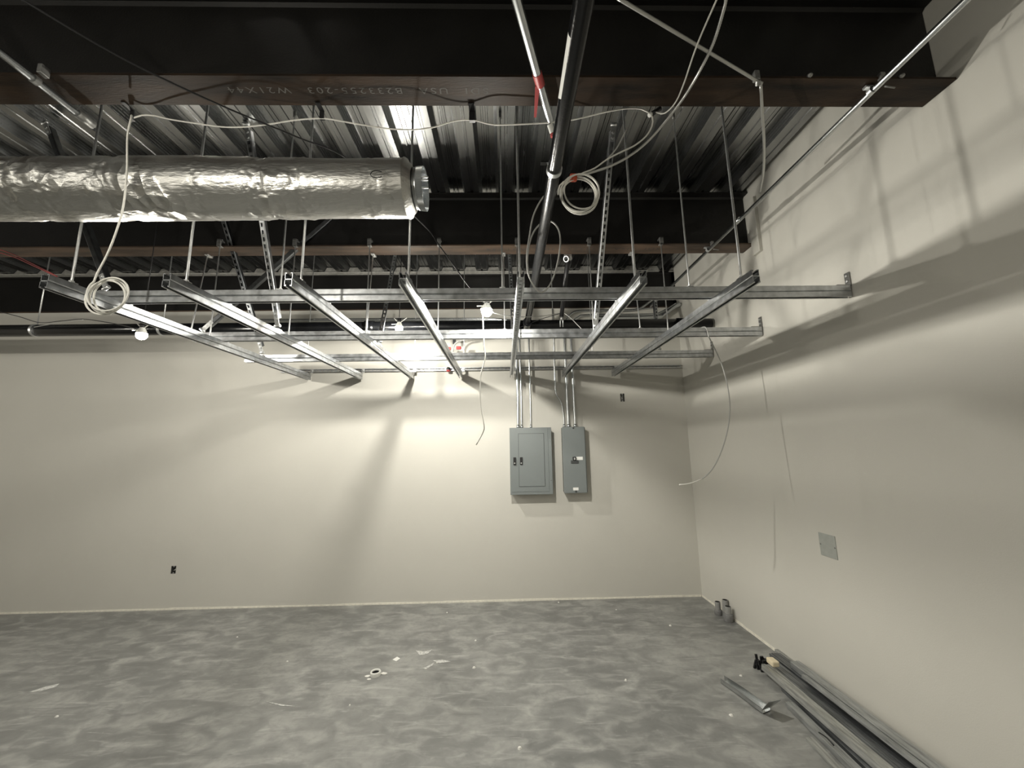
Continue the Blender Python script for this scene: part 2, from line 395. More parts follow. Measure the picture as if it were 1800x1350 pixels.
# ================================================================== STRUT GRID
ZL0, ZX0 = 2.623, 2.699
XS = [-2.397, -1.769, -1.133, -.530, .103, .767, 1.387]
YN, YE = 1.994, 4.848
names = ['leftmost', 'second from left', 'third from left', 'middle', 'fifth from left', 'sixth from left', 'rightmost']
notes = ['behind the hanging white coil', 'lit along its right side', 'with open end below the duct collar', 'left of the bulb', 'right of the bulb, beside the black pipe',
         'brightly lit on its left side', 'nearest the right wall']
def nut(mb, p, r=.011, h=.009, up=True):
    return mb.lathe([(0.0005, h), (r, h), (r, 0), (0.0005, 0)], p, 6, smooth=False)
longs = []
for i, x in enumerate(XS):
    r = thing('strut_channel', f'{names[i]} long double strut channel, {notes[i]}', 'strut channel', (x, YN, ZL0+CH), 'long strut channels of the hanging grid')
    dx = [-.004, .003, 0, .002, .004, -.003, .002][i]
    part(channel(MB(), (x, YN, ZL0+CH), (dx, YE-YN, 0), YE-YN, (0, 0, -1)), 'lower_channel', M_GALV, r)
    part(channel(MB(), (x, YN+.002, ZL0+CH), (dx, YE-YN, 0), YE-YN-.002, (0, 0, 1), slots=False), 'upper_channel', M_GALV, r)
    # fixing angle over the wall strut
    mb = MB().box((x+.018, YE-.06, ZX0+.002), (x+.05, YE-.02, ZX0+.006)).box((x+.018, YE-.022, ZX0+.002), (x+.05, YE-.018, ZX0+.055))
    p = part(mb, 'end_angle', M_ROD, r)
    sub(MB().lathe([(.0005, .01), (.011, .01), (.012, 0)], (0, 0, 0), 6, T=Matrix.Translation((x+.034, YE-.022, ZX0+.036)) @ Matrix.Rotation(PI/2, 4, 'X'), smooth=False), 'bolt', M_ROD, p)
    longs.append(r)
YX = [2.400, 3.300, 4.128]
XE0 = [-2.55, -2.64, -2.74]
cn = ['nearest', 'second', 'third']
for i, y in enumerate(YX):
    r = thing('strut_channel', f'{cn[i]} cross strut channel running left to right into the right wall', 'strut channel', (XE0[i], y, ZX0+CH), 'cross strut channels of the hanging grid')
    yc = y+CW/2; L = X-.012-XE0[i]
    part(channel(MB(), (XE0[i], yc, ZX0+CH), (1, 0, 0), L, (0, 0, -1), slots=False), 'lower_channel', M_GALV, r)
    part(channel(MB(), (XE0[i], yc, ZX0+CH), (1, 0, 0), L, (0, 0, 1), slots=False), 'upper_channel', M_GALV, r)
    zt = ZX0+2*CH
    mb = MB().box((X-.10, yc-.019, zt), (X-.004, yc+.019, zt+.006)).box((X-.009, yc-.019, zt), (X-.003, yc+.019, zt+.095))
    p = part(mb, 'end_bracket', M_STEELBOX, r)
    for dz in (.035, .073):
        sub(MB().lathe([(.0005, .009), (.009, .008), (.0105, 0)], (0, 0, 0), 8, T=Matrix.Translation((X-.009, yc, zt+dz)) @ Matrix.Rotation(-PI/2, 4, 'Y'), smooth=False), 'bolt', M_ROD, p)
    # square washers at the crossings with the long channels
    for x in XS:
        if x < XE0[i]: continue
        mb = MB().box((x-.019, yc+CW/2, ZX0+.002), (x+.019, yc+CW/2+.028, ZX0+.007)).box((x-.019, yc+CW/2, ZX0+.002), (x+.019, yc+CW/2+.005, ZX0+.045))
        part(mb, 'corner_angle', M_ROD, r)
r = thing('strut_channel', 'single slotted strut channel screwed along the back wall behind the grid ends', 'strut channel', (-2.77, W-.002, 2.747))
part(channel(MB(), (-2.77, W-.003, 2.747), (1, 0, 0), X-.02+2.77, (0, -1, 0), h=.036), 'channel', M_GALV, r)

# ================================================================== HANGER RODS
def rod(x, y, z0, z1, rad, label, group, top=None, plate=True):
    r = thing('hanger_rod', label, 'rod', (x, y, z0), group)
    mb = MB(); n = 10
    mb.tube([(x, y, z0-.03), (x, y, z0+.03), (x, y+(.085 if top == 'rear' else 0), z1)], rad, n); part(mb, 'rod', M_ROD, r)
    if plate:
        part(MB().box((x-.019, y-.019, z0+.001), (x+.019, y+.019, z0+.006)), 'square_washer', M_ROD, r)
    part(nut(MB(), (x, y, z0+.006), rad*1.9, .010), 'nut', M_ROD, r)
    if top == 'front':                               # C-clamp biting the near flange edge
        mb = MB().bbox((x-.017, y-.022, ZB-.012), (x+.017, y+.022, ZB-.001), .003).bbox((x-.017, y-.022, ZB-.012), (x+.017, y-.006, ZB+.052), .003).bbox((x-.017, y-.022, ZB+.040), (x+.017, y+.035, ZB+.054), .003)
        c = part(mb, 'beam_clamp', M_CAST, r)
        sub(nut(MB(), (x, y+.016, ZB+.054), .009, .012), 'set_screw', M_ROD, c)
    if top == 'rear':
        mb = MB().bbox((x-.017, y+.065, ZB-.012), (x+.017, BY[1]+FWD+.022, ZB-.001), .002).bbox((x-.017, BY[1]+FWD+.004, ZB-.010), (x+.017, BY[1]+FWD+.022, ZB+.045), .003)
        c = part(mb, 'beam_clamp', M_ROD, r)
    if top == 'deck':
        part(MB().tube([(x, y, z1-.05), (x, y, z1)], rad*2.1, 8), 'anchor', M_CAST, r)
    return r
place = ['beside the coil at the far left', 'behind the duct, left part', 'behind the duct, right part', 'behind the duct collar', 'left of the black pipe', 'right of the tied cable coil', 'nearest the right wall']
for i, x in enumerate(XS):
    rod(x, 2.12, ZX0+.001, ZT+.002 if i != 4 else ZT, .0066, f'near rod of the {names[i]} long channel, {place[i]}', 'rods at the near ends of the long channels', 'deck')
for x, w_ in ((-1.42, 'behind the duct'), (.003, 'left of the black pipe'), (1.231, 'toward the right wall')):
    rod(x, 2.42, ZX0+2*CH+.001, ZT+.01, .0050, f'thin rod from deck to nearest cross channel, {w_}', 'rods on the nearest cross channel', 'deck')
for i, x in enumerate(XS):
    xx = [-2.47, -1.815, -1.165, -.552, .139, .787, 1.437][i]
    rod(xx, BY[1]-.018, ZX0+.001 if i else ZX0+.001, ZB+.03, .0050, f'rod clamped to the middle beam above the {names[i]} long channel', 'rods clamped to the middle beam', 'front', plate=False)
for x, w_ in ((-2.69, 'farthest left'), (-1.185, 'left of the bulb'), (.02, 'just right of the bulb'), (1.22, 'toward the right wall')):
    rod(x, 3.335, ZX0+2*CH+.001, ZB-.002, .0050, f'rod from middle beam to second cross channel, {w_}', 'rods on the second cross channel', 'rear')
for x, w_ in ((-2.1, 'far left'), (-.95, 'near the back bulb'), (-.42, 'left of the hanging cord'), (.56, 'by the flexible black drop'), (.98, 'right of the smaller panel')):
    rod(x, 4.168, ZX0+2*CH+.001, ZT+.01, .0045, f'faint rod from deck to third cross channel, {w_}', 'rods on the third cross channel', 'deck')

# ================================================================== BRACES (slotted strut with hinge fittings)
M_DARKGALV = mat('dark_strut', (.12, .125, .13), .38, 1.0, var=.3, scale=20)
def brace(a, b, front, label, slots=True, m=None):
    a, b = Vector(a), Vector(b); d = (b-a); n = d.normalized()
    r = thing('seismic_brace', label, 'brace', tuple(b), 'slanted seismic braces of the hanging grid')
    part(channel(MB(), a+n*.05, d, d.length-.12, -Vector(front), slots=slots), 'slotted_channel', m or M_GALV, r)
    for p, sg, nm in ((a, 1, 'top_hinge'), (b, -1, 'bottom_hinge')):
        T = frame(p, n*sg, front)
        mb = MB().box((-.016, .0, -.004), (.016, .12, .004), T=T).tube([T @ Vector((-.022, .012, 0)), T @ Vector((.022, .012, 0))], .012, 10)
        q = part(mb, nm, M_ROD, r)
        for yy in (.065, .1): sub(MB().lathe([(.0005, .007), (.009, .006), (.0105, 0)], (0, 0, 0), 6, T=T @ Matrix.Translation((0, yy, -.004)) @ Matrix.Rotation(PI, 4, 'X'), smooth=False), 'bolt', M_ROD, q)
        if sg < 0: sub(MB().box((p.x-.02, p.y-.03, p.z-.022), (p.x+.02, p.y+.03, p.z-.016)), 'foot_plate', M_ROD, q)
    return r
FR = (0, -1, -.3)
brace((-1.80, 2.49, ZT-.005), (-1.769, 3.02, ZX0+.025), FR, 'slotted brace standing on the second long channel, passing behind the duct')
brace((.825, 2.49, ZT-.005), (.767, 3.10, ZX0+.025), FR, 'slotted brace right of the tied cable coil, long row of dark slots')
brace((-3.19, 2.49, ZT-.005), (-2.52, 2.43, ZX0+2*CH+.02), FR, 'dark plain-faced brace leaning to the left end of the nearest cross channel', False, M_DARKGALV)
brace((-1.19, 4.2, ZT-.005), (-1.133, 3.52, ZX0+.025), (.35, -1, -.1), 'bright slotted brace rising toward the back from the third long channel')
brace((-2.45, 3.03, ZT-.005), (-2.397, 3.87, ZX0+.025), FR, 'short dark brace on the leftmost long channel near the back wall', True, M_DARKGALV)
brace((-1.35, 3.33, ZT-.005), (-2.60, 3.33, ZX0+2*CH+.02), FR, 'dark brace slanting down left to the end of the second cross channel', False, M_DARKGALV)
brace((.09, 4.22, ZT-.005), (.103, 3.42, ZX0+.025), FR, 'slotted brace half hidden behind the channel right of the bulb')
brace((1.86, 4.50, 3.56), (1.72, 4.17, ZX0+2*CH+.02), FR, 'short slotted brace at the right end of the third cross channel')

# ================================================================== FOIL DUCT
DY, DZ, DR = 1.93, 3.140, .156
r = thing('insulated_duct', 'round air duct wrapped in wrinkled silver foil hanging across the upper left', 'duct', (-2, DY, DZ))
from mathutils import noise as nz
def duct_wrap():
    x0, x1 = -4.4, -.492; nx, na = 560, 84; vs = []; fs = []
    crump = [(-2.45, .09), (-2.28, .05), (-1.98, .08), (-1.52, .04), (-1.22, .10), (-1.02, .05), (-.68, .025)]
    for i in range(nx+1):
        x = x0+(x1-x0)*i/nx
        cw = sum(math.exp(-((x-c)/s)**2) for c, s in crump)
        sag = .006*math.sin(x*2.2)+.005*nz.noise((x*1.1, 3, 0))
        pinch = -.007*sum(math.exp(-((x-c)/.035)**2) for c, s in crump[:5:2])
        for k in range(na):
            a = 2*PI*k/na; cy, cz = math.cos(a), math.sin(a)
            rr = DR-.004+sag+pinch + .004*nz.noise((x*2.4, cy*1.2, cz*1.2)) + .0011*nz.noise((x*15, cy*5+x*9, cz*5)) + .0005*nz.noise((x*46+cz*22, cy*20, cz*20))
            q = nz.noise((x*23, cy*7, cz*7)); rr += cw*(.010*abs(q)-.003) + cw*.0045*abs(nz.noise((x*60+cz*20, cy*22, cz*22)))
            vs.append((x, DY+rr*cy, DZ+rr*cz))
    for i in range(nx):
        for k in range(na): fs.append((i*na+k, i*na+(k+1) % na, (i+1)*na+(k+1) % na, (i+1)*na+k))
    return MB().add(vs, fs, 0, True)
part(duct_wrap(), 'foil_wrap', M_FOIL, r)
RX = Matrix.Translation((0, DY, DZ)) @ Matrix.Rotation(PI/2, 4, 'Y')
mb = MB().lathe([(DR-.004, -.50), (DR-.01, -.488), (DR-.03, -.478), (.122, -.470), (.106, -.462)], n=56, T=RX)
part(mb, 'torn_foil_end', M_FOIL, r)
mb = MB().lathe([(.103, -.56), (.103, -.447), (.107, -.444), (.107, -.438)], n=48, T=RX)
for q in range(2): mb.lathe([(.099-.0*q, -.56), (.099, -.44)], n=48, T=RX)
part(mb, 'sheet_metal_collar', M_EMT, r)
vs = []; fs = []; n = 180
for xx in (-.438, -.405):
    for k in range(n):
        a = 2*PI*k/n; rr = .106+(.0022 if k % 2 else -.0022)+(.003 if xx > -.41 else 0)
        vs.append((xx, DY+rr*math.cos(a), DZ+rr*math.sin(a)))
for k in range(n): fs.append((k, (k+1) % n, n+(k+1) % n, n+k))
part(MB().add(vs, fs), 'crimped_rim', M_EMT, r)
for a in (.1, -.1, -.55):
    p0 = Vector((-.396, DY-.085*math.cos(a), DZ+.085*math.sin(a)))
    part(MB().tube([p0+Vector((-.035, 0, 0)), p0+Vector((.022, 0, 0))], .0042, 8), 'screw', M_ROD, r)
mb = MB()
pts = []
for k in range(14):
    t = k/13; pts.append((-.615+.03*math.cos(.7+t*5.0), DY-DR*.985-.003, DZ-.03+.02*math.sin(.7+t*5.0)))
part(MB().tube(pts, .0022, 6), 'marker_scribble', M_BLACK, r)

# ================================================================== BLACK PIPES
def straight(name, label, cat, p, q, rad, m, n=22, group=None):
    r = thing(name, label, cat, tuple(p), group); part(MB().tube([p, q], rad, n), 'pipe', m, r); return r
PX = .236
r = straight('sprinkler_pipe', 'black steel pipe running from top centre back to the wall main', 'pipe', Vector((PX, -1.5, 3.02)), Vector((PX+.022, 4.01, 3.02)), .031, M_BLACKPIPE)
c = at_z(970, 298, 3.02); px = lambda y: PX+.022*(y+1.5)/5.51
mb = MB().hollow((px(c.y), c.y-.01, 3.02), (px(c.y), c.y+.014, 3.02), .036, .030, 28); part(mb, 'clamp_ring', M_ROD, r)
part(MB().box((PX-.05, c.y-.01, 3.05), (PX+.05, c.y+.012, 3.056)), 'hanger_plate', M_BLACKPIPE, r)
# white sticker on the pipe's left underside
vs = []; fs = []
for i, y in enumerate((1.02, 1.245)):
    for k in range(7):
        a = math.radians(166+k*9); vs.append((px(y)+.0314*math.cos(a), y-(.0 if i == 0 else .02*(k/6-.5)), 3.02+.0314*math.sin(a)))
for k in range(6): fs.append((k, k+1, 7+k+1, 7+k))
st = part(MB().add(vs, fs, 0, True), 'sticker', M_WHITE, r); st['label'] = 'white paper sticker on the black pipe'
mb = MB().tube(smooth_path([(PX+.021, 3.86, 3.02), (PX+.022, 4.05, 3.02)]), .042, 22).tube([(PX+.021, 3.84, 3.02), (PX+.021, 3.88, 3.02)], .046, 22)
part(mb, 'tee_fitting', M_BLACKPIPE, r)
PMY, PMZ, PMR = 4.09, 3.055, .062
r = straight('sprinkler_main', 'thick black pipe running across the back just above the strut grid', 'pipe', Vector((-8.8, PMY, PMZ)), Vector((X-.03, PMY, PMZ-.0)), PMR, M_BLACKPIPE, 28)
for xx in (-1.42, 1.95): part(MB().tube([(xx-.05, PMY, PMZ), (xx+.05, PMY, PMZ)], PMR+.008, 28), 'grooved_coupling', M_BLACKPIPE, r)
part(MB().tube([(X-.12, PMY, PMZ), (X-.02, PMY, PMZ)], PMR-.014, 24), 'pipe_stub', M_EMT, r)
for xx in (-3.6, -4.9):
    t = part(MB().hollow((xx-.012, PMY, PMZ), (xx+.012, PMY, PMZ), PMR+.004, PMR, 28), 'hanger_ring', M_ROD, r)
    sub(MB().tube([(xx, PMY, PMZ+PMR), (xx, PMY, ZT)], .006, 8), 'hanger_rod', M_ROD, t)
# flexible black drop with clamp
a = at_y(998, 457, 3.47); b = at_y(987, 556, 3.95)
r = thing('black_drop', 'short black hose hanging from a bright clamp under the middle beam', 'hose', tuple(a))
part(MB().tube([a, (a+b)/2+Vector((0, 0, .004)), b], .022, 14), 'hose', M_BLACK, r)
mb = MB().hollow(a+Vector((-.02, -.02, .0)), a+Vector((.02, .02, .03)), .03, .022, 16)
mb.bbox((a.x-.035, a.y-.02, a.z+.02), (a.x+.035, a.y+.02, a.z+.05), .004); part(mb, 'clamp', M_ROD, r)
for dx in (-.014, .014): part(MB().tube([b+Vector((dx, 0, .0)), b+Vector((dx, .02, -.11))], .0055, 8), 'threaded_leg', M_ROD, r)
part(MB().tube([b+Vector((0, 0, -.005)), b+Vector((0, .004, -.045))], .02, 12), 'end_fitting', M_CAST, r)

# ================================================================== CONDUITS UNDER THE CEILING
r = straight('conduit', 'bright steel conduit running along the upper right just off the right wall', 'conduit', Vector((1.893, -1.5, 3.52)), Vector((1.905, 4.78, 3.52)), .0148, M_EMT, 16)
for y in (BY[0]+.03, BY[1]+.03):
    part(MB().hollow((1.893, y, 3.52), (1.893, y+.022, 3.52), .0185, .0148, 18).box((1.86, y, 3.534), (1.926, y+.022, 3.545)), 'strap', M_ROD, r)
    part(MB().bbox((1.897, y-.045, 3.53), (1.922, y-.022, 3.575), .003).tube([(1.915, y-.035, 3.50), (1.965, y-.035, 3.492)], .004, 6), 'beam_clamp', M_CAST, r)
part(MB().tube([(1.893, 2.83, 3.52), (1.893, 2.90, 3.52)], .0178, 16), 'coupling', M_EMT, r)
r = straight('conduit', 'dull steel conduit crossing under the near beam at the upper left corner', 'conduit', Vector((-2.179, -1.5, 3.50)), Vector((-2.179, 1.90, 3.50)), .018, M_EMT, 16)
y = BY[0]-.02
part(MB().bbox((-2.160, y-.018, 3.525), (-2.138, y+.02, 3.572), .003).hollow((-2.179, y-.01, 3.5), (-2.179, y+.012, 3.5), .0215, .018, 18), 'beam_clamp', M_CAST, r)
part(MB().tube([(-2.179, 1.82, 3.5), (-2.179, 1.9, 3.5)], .0225, 16), 'coupling', M_CAST, r)

a = at_z(900, -30, 3.50); b = at_z(947, 140, 3.50); c = at_z(967, 212, 3.50)
r = thing('conduit_sleeve', 'galvanised conduit sleeve wrapped in red tape at the near beam, open lower end', 'conduit', tuple(b))
part(MB().hollow(a, c, .0205, .0175, 22, 0, 1), 'tube', [M_EMT, M_HOLE], r)
d = (c-a).normalized()
mb = MB().hollow(b-d*.035, b+d*.03, .0228, .0205, 20)
s0 = b+Vector((-.004, .02, -.018)); mb.add([s0+Vector((-.012, 0, 0)), s0+Vector((.010, 0, 0)), s0+Vector((.006, .16, -.02)), s0+Vector((-.006, .16, -.02)),
   s0+Vector((-.012, 0, .006)), s0+Vector((.010, 0, .006)), s0+Vector((.006, .16, -.014)), s0+Vector((-.006, .16, -.014))], [(0,1,2,3),(7,6,5,4),(4,5,1,0),(5,6,2,1),(6,7,3,2),(7,4,0,3)])
t = part(mb, 'red_tape', M_RED, r); t['label'] = 'torn red tape'
e = at_y(971, 233, c.y+.03)
t = part(MB().hollow(c+Vector((-.002, .008, -.016)), e, .015, .0125, 16, 0), 'white_label', M_WHITE, r); t['label'] = 'white sticker at the open end'
part(MB().tube([e, e+Vector((.002, .008, -.022))], .012, 10), 'red_tip', M_RED, r)
part(MB().tube(smooth_path([e, e+Vector((.004, .02, -.06)), e+Vector((-.002, .05, -.10))]), .003, 6), 'wire_tail', M_WHITECABLE, r)

def cable(name, label, cat, pts, rad, m, ridged=False, nm='cable', step=.02, n=8):
    r = thing(name, label, cat, tuple(pts[0])); P = smooth_path(pts, .004 if ridged else step)
    part(MB().tube(P, rad, n, rad=[rad*(1.13 if k % 2 else .9) for k in range(len(P))] if ridged else None), nm, m, r); return r

a = at_z(1085, -4, 3.515); b = at_z(1330, 142, 3.515); m1 = at_z(1337, 150, 3.50)
r = cable('armoured_cable', 'armoured cable from top right of centre clamped at the beam then dropping to the conduit', 'cable',
          [a, (a+b)/2, b, m1, at_y(1340, 200, 1.80), at_y(1343, 250, 1.98), at_y(1342, 300, 2.25), at_y(1336, 338, 2.52)], .0075, M_MC, False, 'armour')
part(MB().bbox((b.x-.012, b.y-.012, 3.515), (b.x+.014, b.y+.015, 3.566), .004).hollow(b+Vector((.004, -.004, -.002)), b+Vector((.012, .012, -.012)), .012, .007, 12), 'clamp', M_CAST, r)

# ================================================================== CABLES
# strung white cable behind the near beam, hung on black straps
YC = 1.86
P = [(230, 209), (248, 203), (268, 203), (300, 210), (345, 217), (390, 223), (430, 223), (475, 218), (520, 211), (566, 208), (600, 213), (640, 220), (680, 226), (725, 228),
     (760, 224), (798, 213), (830, 211), (865, 219), (900, 219), (945, 217), (985, 214), (1020, 208), (1060, 198), (1100, 191), (1128, 192), (1144, 201)]
r = cable('data_cable', 'thin white cable strung in shallow swags behind the near beam', 'cable', [at_y(u, v, YC) for u, v in P], .0034, M_WHITECABLE)
for (u, v), w_ in zip(((232, 209), (566, 207), (830, 211)), (.010, .012, .016)):
    q = at_y(u, v, YC); mb = MB().box((q.x-w_, YC-.006, q.z-.002), (q.x+w_, YC-.002, ZB-.002)).box((q.x-w_, YC-.006, q.z-.006), (q.x+w_, YC+.012, q.z-.002)).box((q.x-w_, BY[0]+FWD-.02, ZB-.006), (q.x+w_, YC-.002, ZB-.001))
    part(mb, 'strap', M_BLACK, r)
# left coil
P = [at_y(u, v, 1.74) for u, v in ((231, 206), (224, 240), (223, 300), (217, 360), (205, 405), (188, 448), (170, 482))]
cx, cz, cr = -1.815, 2.477, .088
Q = [at_y(231, 204, 1.83)]+P
for k in range(24*3+10):
    a = 2.25+2*PI*k/24.0; n_ = k/24.0; rr = cr*(.985+.012*n_)
    Q.append(Vector((cx+rr*math.cos(a)*.97+.017*math.sin(1.9*n_+.4), 1.735+.004*math.sin(n_*2)+k*.0006, cz+rr*math.sin(a)*.93+.006*math.sin(2.4*n_))))
cable('cable_coil', 'white cable dropping past the foil duct to a loose round coil at the left', 'cable', Q, .0042, M_WHITECABLE, nm='coil')
# right coil, tied with orange tape
Q = []; cx, cy, cz = .416, 1.90, 3.075; t0 = at_y(1008, 314, 1.9)
for k in range(18*5+9):
    a = 1.9-2*PI*k/18; rr = .098+.004*math.sin(k*.117); 
    Q.append(Vector((cx+rr*math.cos(a)*.97+.008*math.sin(k*.09), cy+.010*math.sin(k*.05)-.0004*k, cz+rr*math.sin(a)*1.03)))
Q = [at_y(981, 342, 1.9), at_y(984, 326, 1.9), at_y(996, 317, 1.9)]+Q
r = cable('cable_coil', 'tidy white cable coil tied with orange tape right of the black pipe', 'cable', Q, .0042, M_WHITECABLE, nm='coil')
t = part(MB().bbox((t0.x-.022, 1.875, t0.z-.014), (t0.x+.018, 1.915, t0.z+.016), .008).bbox((t0.x-.004, 1.872, t0.z-.03), (t0.x+.014, 1.885, t0.z-.008), .004), 'orange_tape', M_ORANGE, r)
P = [(1010, 312), (1025, 304), (1045, 296), (1066, 281), (1090, 268), (1115, 256), (1135, 240), (1146, 222), (1147, 207), (1142, 199)]
part(MB().tube(smooth_path([at_y(u, v, 1.9-.03*i/9) for i, (u, v) in enumerate(P)]), .0042, 8), 'tail', M_WHITECABLE, r)
P = [(1066, 281), (1083, 262), (1095, 240), (1101, 228)]
part(MB().tube(smooth_path([at_y(u, v, 1.9) for u, v in P]), .0036, 8), 'tail', M_GREYCABLE, r)
# connector and thin cable up to the top edge
q = at_y(1152, 196, 1.87)
r = cable('feeder_cable', 'thin pale cable rising from a black connector to the top edge right of centre', 'cable',
          [q+Vector((0, 0, -.005)), at_y(1168, 199, 1.80), at_y(1186, 182, 1.70), at_y(1201, 150, 1.58), at_z(1225, 80, 3.40), at_z(1262, -6, 3.42)], .0036, M_WHITECABLE)
part(MB().tube([at_y(1145, 201, 1.87), at_y(1160, 191, 1.88)], .0125, 12), 'connector', M_BLACK, r)
part(MB().tube([at_y(1141, 203, 1.868), at_y(1145, 200, 1.87)], .011, 12), 'white_collar', M_WHITE, r)
# armoured cable to the coil
P = [(1012, 310, 1.9), (1040, 303, 1.9), (1075, 291, 1.88), (1108, 273, 1.86), (1140, 247, 1.84), (1170, 213, 1.78), (1200, 174, 1.66)]
Q = [at_y(*p) for p in P]+[at_z(1228, 128, 3.40), at_z(1253, 78, 3.42), at_z(1272, 18, 3.44), at_z(1277, -6, 3.44)]
cable('armoured_cable', 'ribbed armoured cable sweeping from the tied coil up to the top edge', 'cable', Q, .0064, M_MC, True, 'armour')
# grey loop round the black pipe
P = [(972, 333), (955, 346), (938, 378), (930, 420), (926, 452), (929, 482), (940, 505), (953, 514), (965, 503), (976, 478), (983, 446), (985, 420), (980, 400), (968, 389), (952, 392), (938, 408), (930, 432), (927, 460), (931, 488), (942, 508), (951, 515)]
cable('cable_loop', 'grey cable hanging in a long loop in front of the black pipe', 'cable', [at_y(u, v, 2.28+.006*math.sin(i)) for i, (u, v) in enumerate(P)], .0050, M_GREYCABLE, nm='loop')
# hanging grey lead at the right
P = [(1246, 592), (1258, 616), (1270, 645), (1279, 680), (1283, 715), (1280, 750), (1271, 785), (1258, 815), (1245, 833), (1234, 842)]
Q = [at_y(u, v, 3.288) for u, v in P]
q = at_y(1239, 575, 3.30); zt = ZX0+2*CH+.006
r = cable('hanging_lead', 'grey cable hanging in a curve before the right wall, white stripped tip', 'cable', [Vector((q.x-.05, 3.42, zt+.01)), Vector((q.x-.02, 3.335, zt)), Vector((q.x, 3.303, zt-.001)), Vector((q.x+.012, 3.291, zt-.03))]+Q, .0048, M_GREYCABLE)
part(MB().tube(smooth_path([Q[-1], at_y(1222, 847, 3.28), at_y(1208, 851, 3.27), at_y(1194, 852, 3.27)]), .0052, 8), 'stripped_tip', M_WHITECABLE, r)
# cord below the bulb
P = [(848, 553), (850, 590), (851, 612), (853, 627), (849, 645), (845, 660), (844, 690), (846, 718), (851, 748), (849, 760), (837, 782)]
cable('bulb_cord', 'limp white cord hanging down from the middle bulb in front of the back wall', 'cord', [Vector((BULBS[0][0]-.012, BULBS[0][1], BULBS[0][2]+.06)), Vector((BULBS[0][0]-.045, BULBS[0][1]-.01, BULBS[0][2]+.01))]+[at_y(u, v, 2.81+.006*i) for i, (u, v) in enumerate(P)], .0042, M_WHITECABLE, nm='cord')
# string-light feed
P = [at_z(30, -8, 3.44), at_z(40, 0, 3.44), at_z(220, 105, 3.43), at_z(390, 186, 3.43), at_z(520, 240, 3.44), at_z(620, 286, 3.45), at_y(745, 396, 2.62), at_y(771, 430, 2.68), at_y(800, 470, 2.74), at_y(823, 502, 2.78), at_y(850, 532, 2.80)]
cable('light_string_wire', 'black wire slanting from the upper left corner behind the duct to the middle bulb', 'wire', P, .0042, M_BLACK, nm='wire')
P = [(866, 549, 2.80), (880, 553, 2.9), (900, 556, 3.1), (930, 557, 3.4), (958, 555, 3.7), (980, 551, 3.93), (990, 550, 3.93), (1003, 559, 3.85), (1015, 571, 3.75), (1022, 578, 3.7)]
cable('light_string_wire', 'thin wire swagging right from the middle bulb over the black hose', 'wire', [at_y(*p) for p in P], .0035, M_GREYCABLE, nm='wire')
P = [(985, 551, 3.92), (960, 558, 3.9), (935, 567, 3.85), (915, 575, 3.8), (900, 580, 3.7)]
cable('light_string_wire', 'lower of the two dark wires sagging left from the black hose', 'wire', [at_y(*p) for p in P], .0035, M_BLACK, nm='wire')
P = [(0, 548, 3.9), (35, 557, 3.9), (70, 567, 3.9), (110, 564, 3.85), (146, 561, 3.8), (190, 567, 3.6), (225, 574, 3.4), (244, 580, 3.24)]
cable('light_string_wire', 'dark wire drooping from the left edge to the left bulb', 'wire', [at_y(*p) for p in P], .0038, M_BLACK, nm='wire')
P = [(60, 575, 3.9), (100, 568, 3.85), (146, 562, 3.8)]
cable('light_string_wire', 'short dark wire crossing the drooping wire at the far left', 'wire', [at_y(*p) for p in P], .0034, M_GREYCABLE, nm='wire')
for k, lab in enumerate(('upper of the two red wires entering at the left edge behind the leftmost channel', 'lower of the two red wires entering at the left edge behind the leftmost channel')):
    P = [(-5, 437+6*k, 3.2), (25, 448+4*k, 3.0), (58, 464+3*k, 2.75), (88, 479+2*k, 2.5), (100, 486+k, 2.4)]
    cable('red_wire', lab, 'wire', [at_y(*p) for p in P], .0035, M_RED, nm='wire')

# ================================================================== WALL CONDUITS
def emt(label, pts, rad=.0115, name='conduit', fitting=True):
    r = thing(name, label, 'conduit', tuple(pts[0])); part(MB().tube(smooth_path(pts, .03), rad, 14), 'tube', M_EMT, r)
    if fitting:
        p = Vector(pts[0]); part(MB().tube([p+Vector((0, 0, .002)), p+Vector((0, 0, .045))], rad*1.35, 14), 'connector', M_EMT, r)
    return r
def rise(x, r, yw=.0): return W-.035-yw
ZP = 1.988
for (x, xt, rr, z1, lab) in ((.178, .172, .0165, 3.38, 'leftmost thick conduit rising from the wide electrical panel'), (.222, .216, .0115, 3.32, 'second conduit rising from the wide electrical panel')):
    emt(lab, [(x, W-.04, ZP), (x, W-.04, 2.4), (xt, W-.04, 3.0), (xt-.005, W-.04, z1-.12), (xt-.04, W-.04, z1-.03), (xt-.13, W-.04, z1), (-1.2, W-.04, z1+.015), (-3.2, W-.04, z1+.03)], rr)
emt('thin conduit rising alone from the right half of the wide panel', [(.335, W-.04, ZP), (.335, W-.04, 3.0), (.33, W-.04, 3.53)], .0105)
emt('bent thin conduit at the left of the narrow panel', [(.745, W-.04, ZP), (.745, W-.04, 2.12), (.72, W-.04, 2.3), (.66, W-.04, 2.42), (.652, W-.04, 2.6), (.652, W-.04, 3.0), (.652, W-.04, 3.52)], .0105)
emt('thick middle conduit rising from the narrow panel and turning right under the beam', [(.80, W-.04, ZP), (.795, W-.04, 2.6), (.795, W-.04, 3.2), (.82, W-.04, 3.36), (.90, W-.04, 3.46), (1.05, W-.04, 3.495), (1.62, W-.04, 3.495), (1.78, W-.05, 3.515), (1.92, W-.09, 3.60), (2.02, W-.12, 3.66)], .0165)
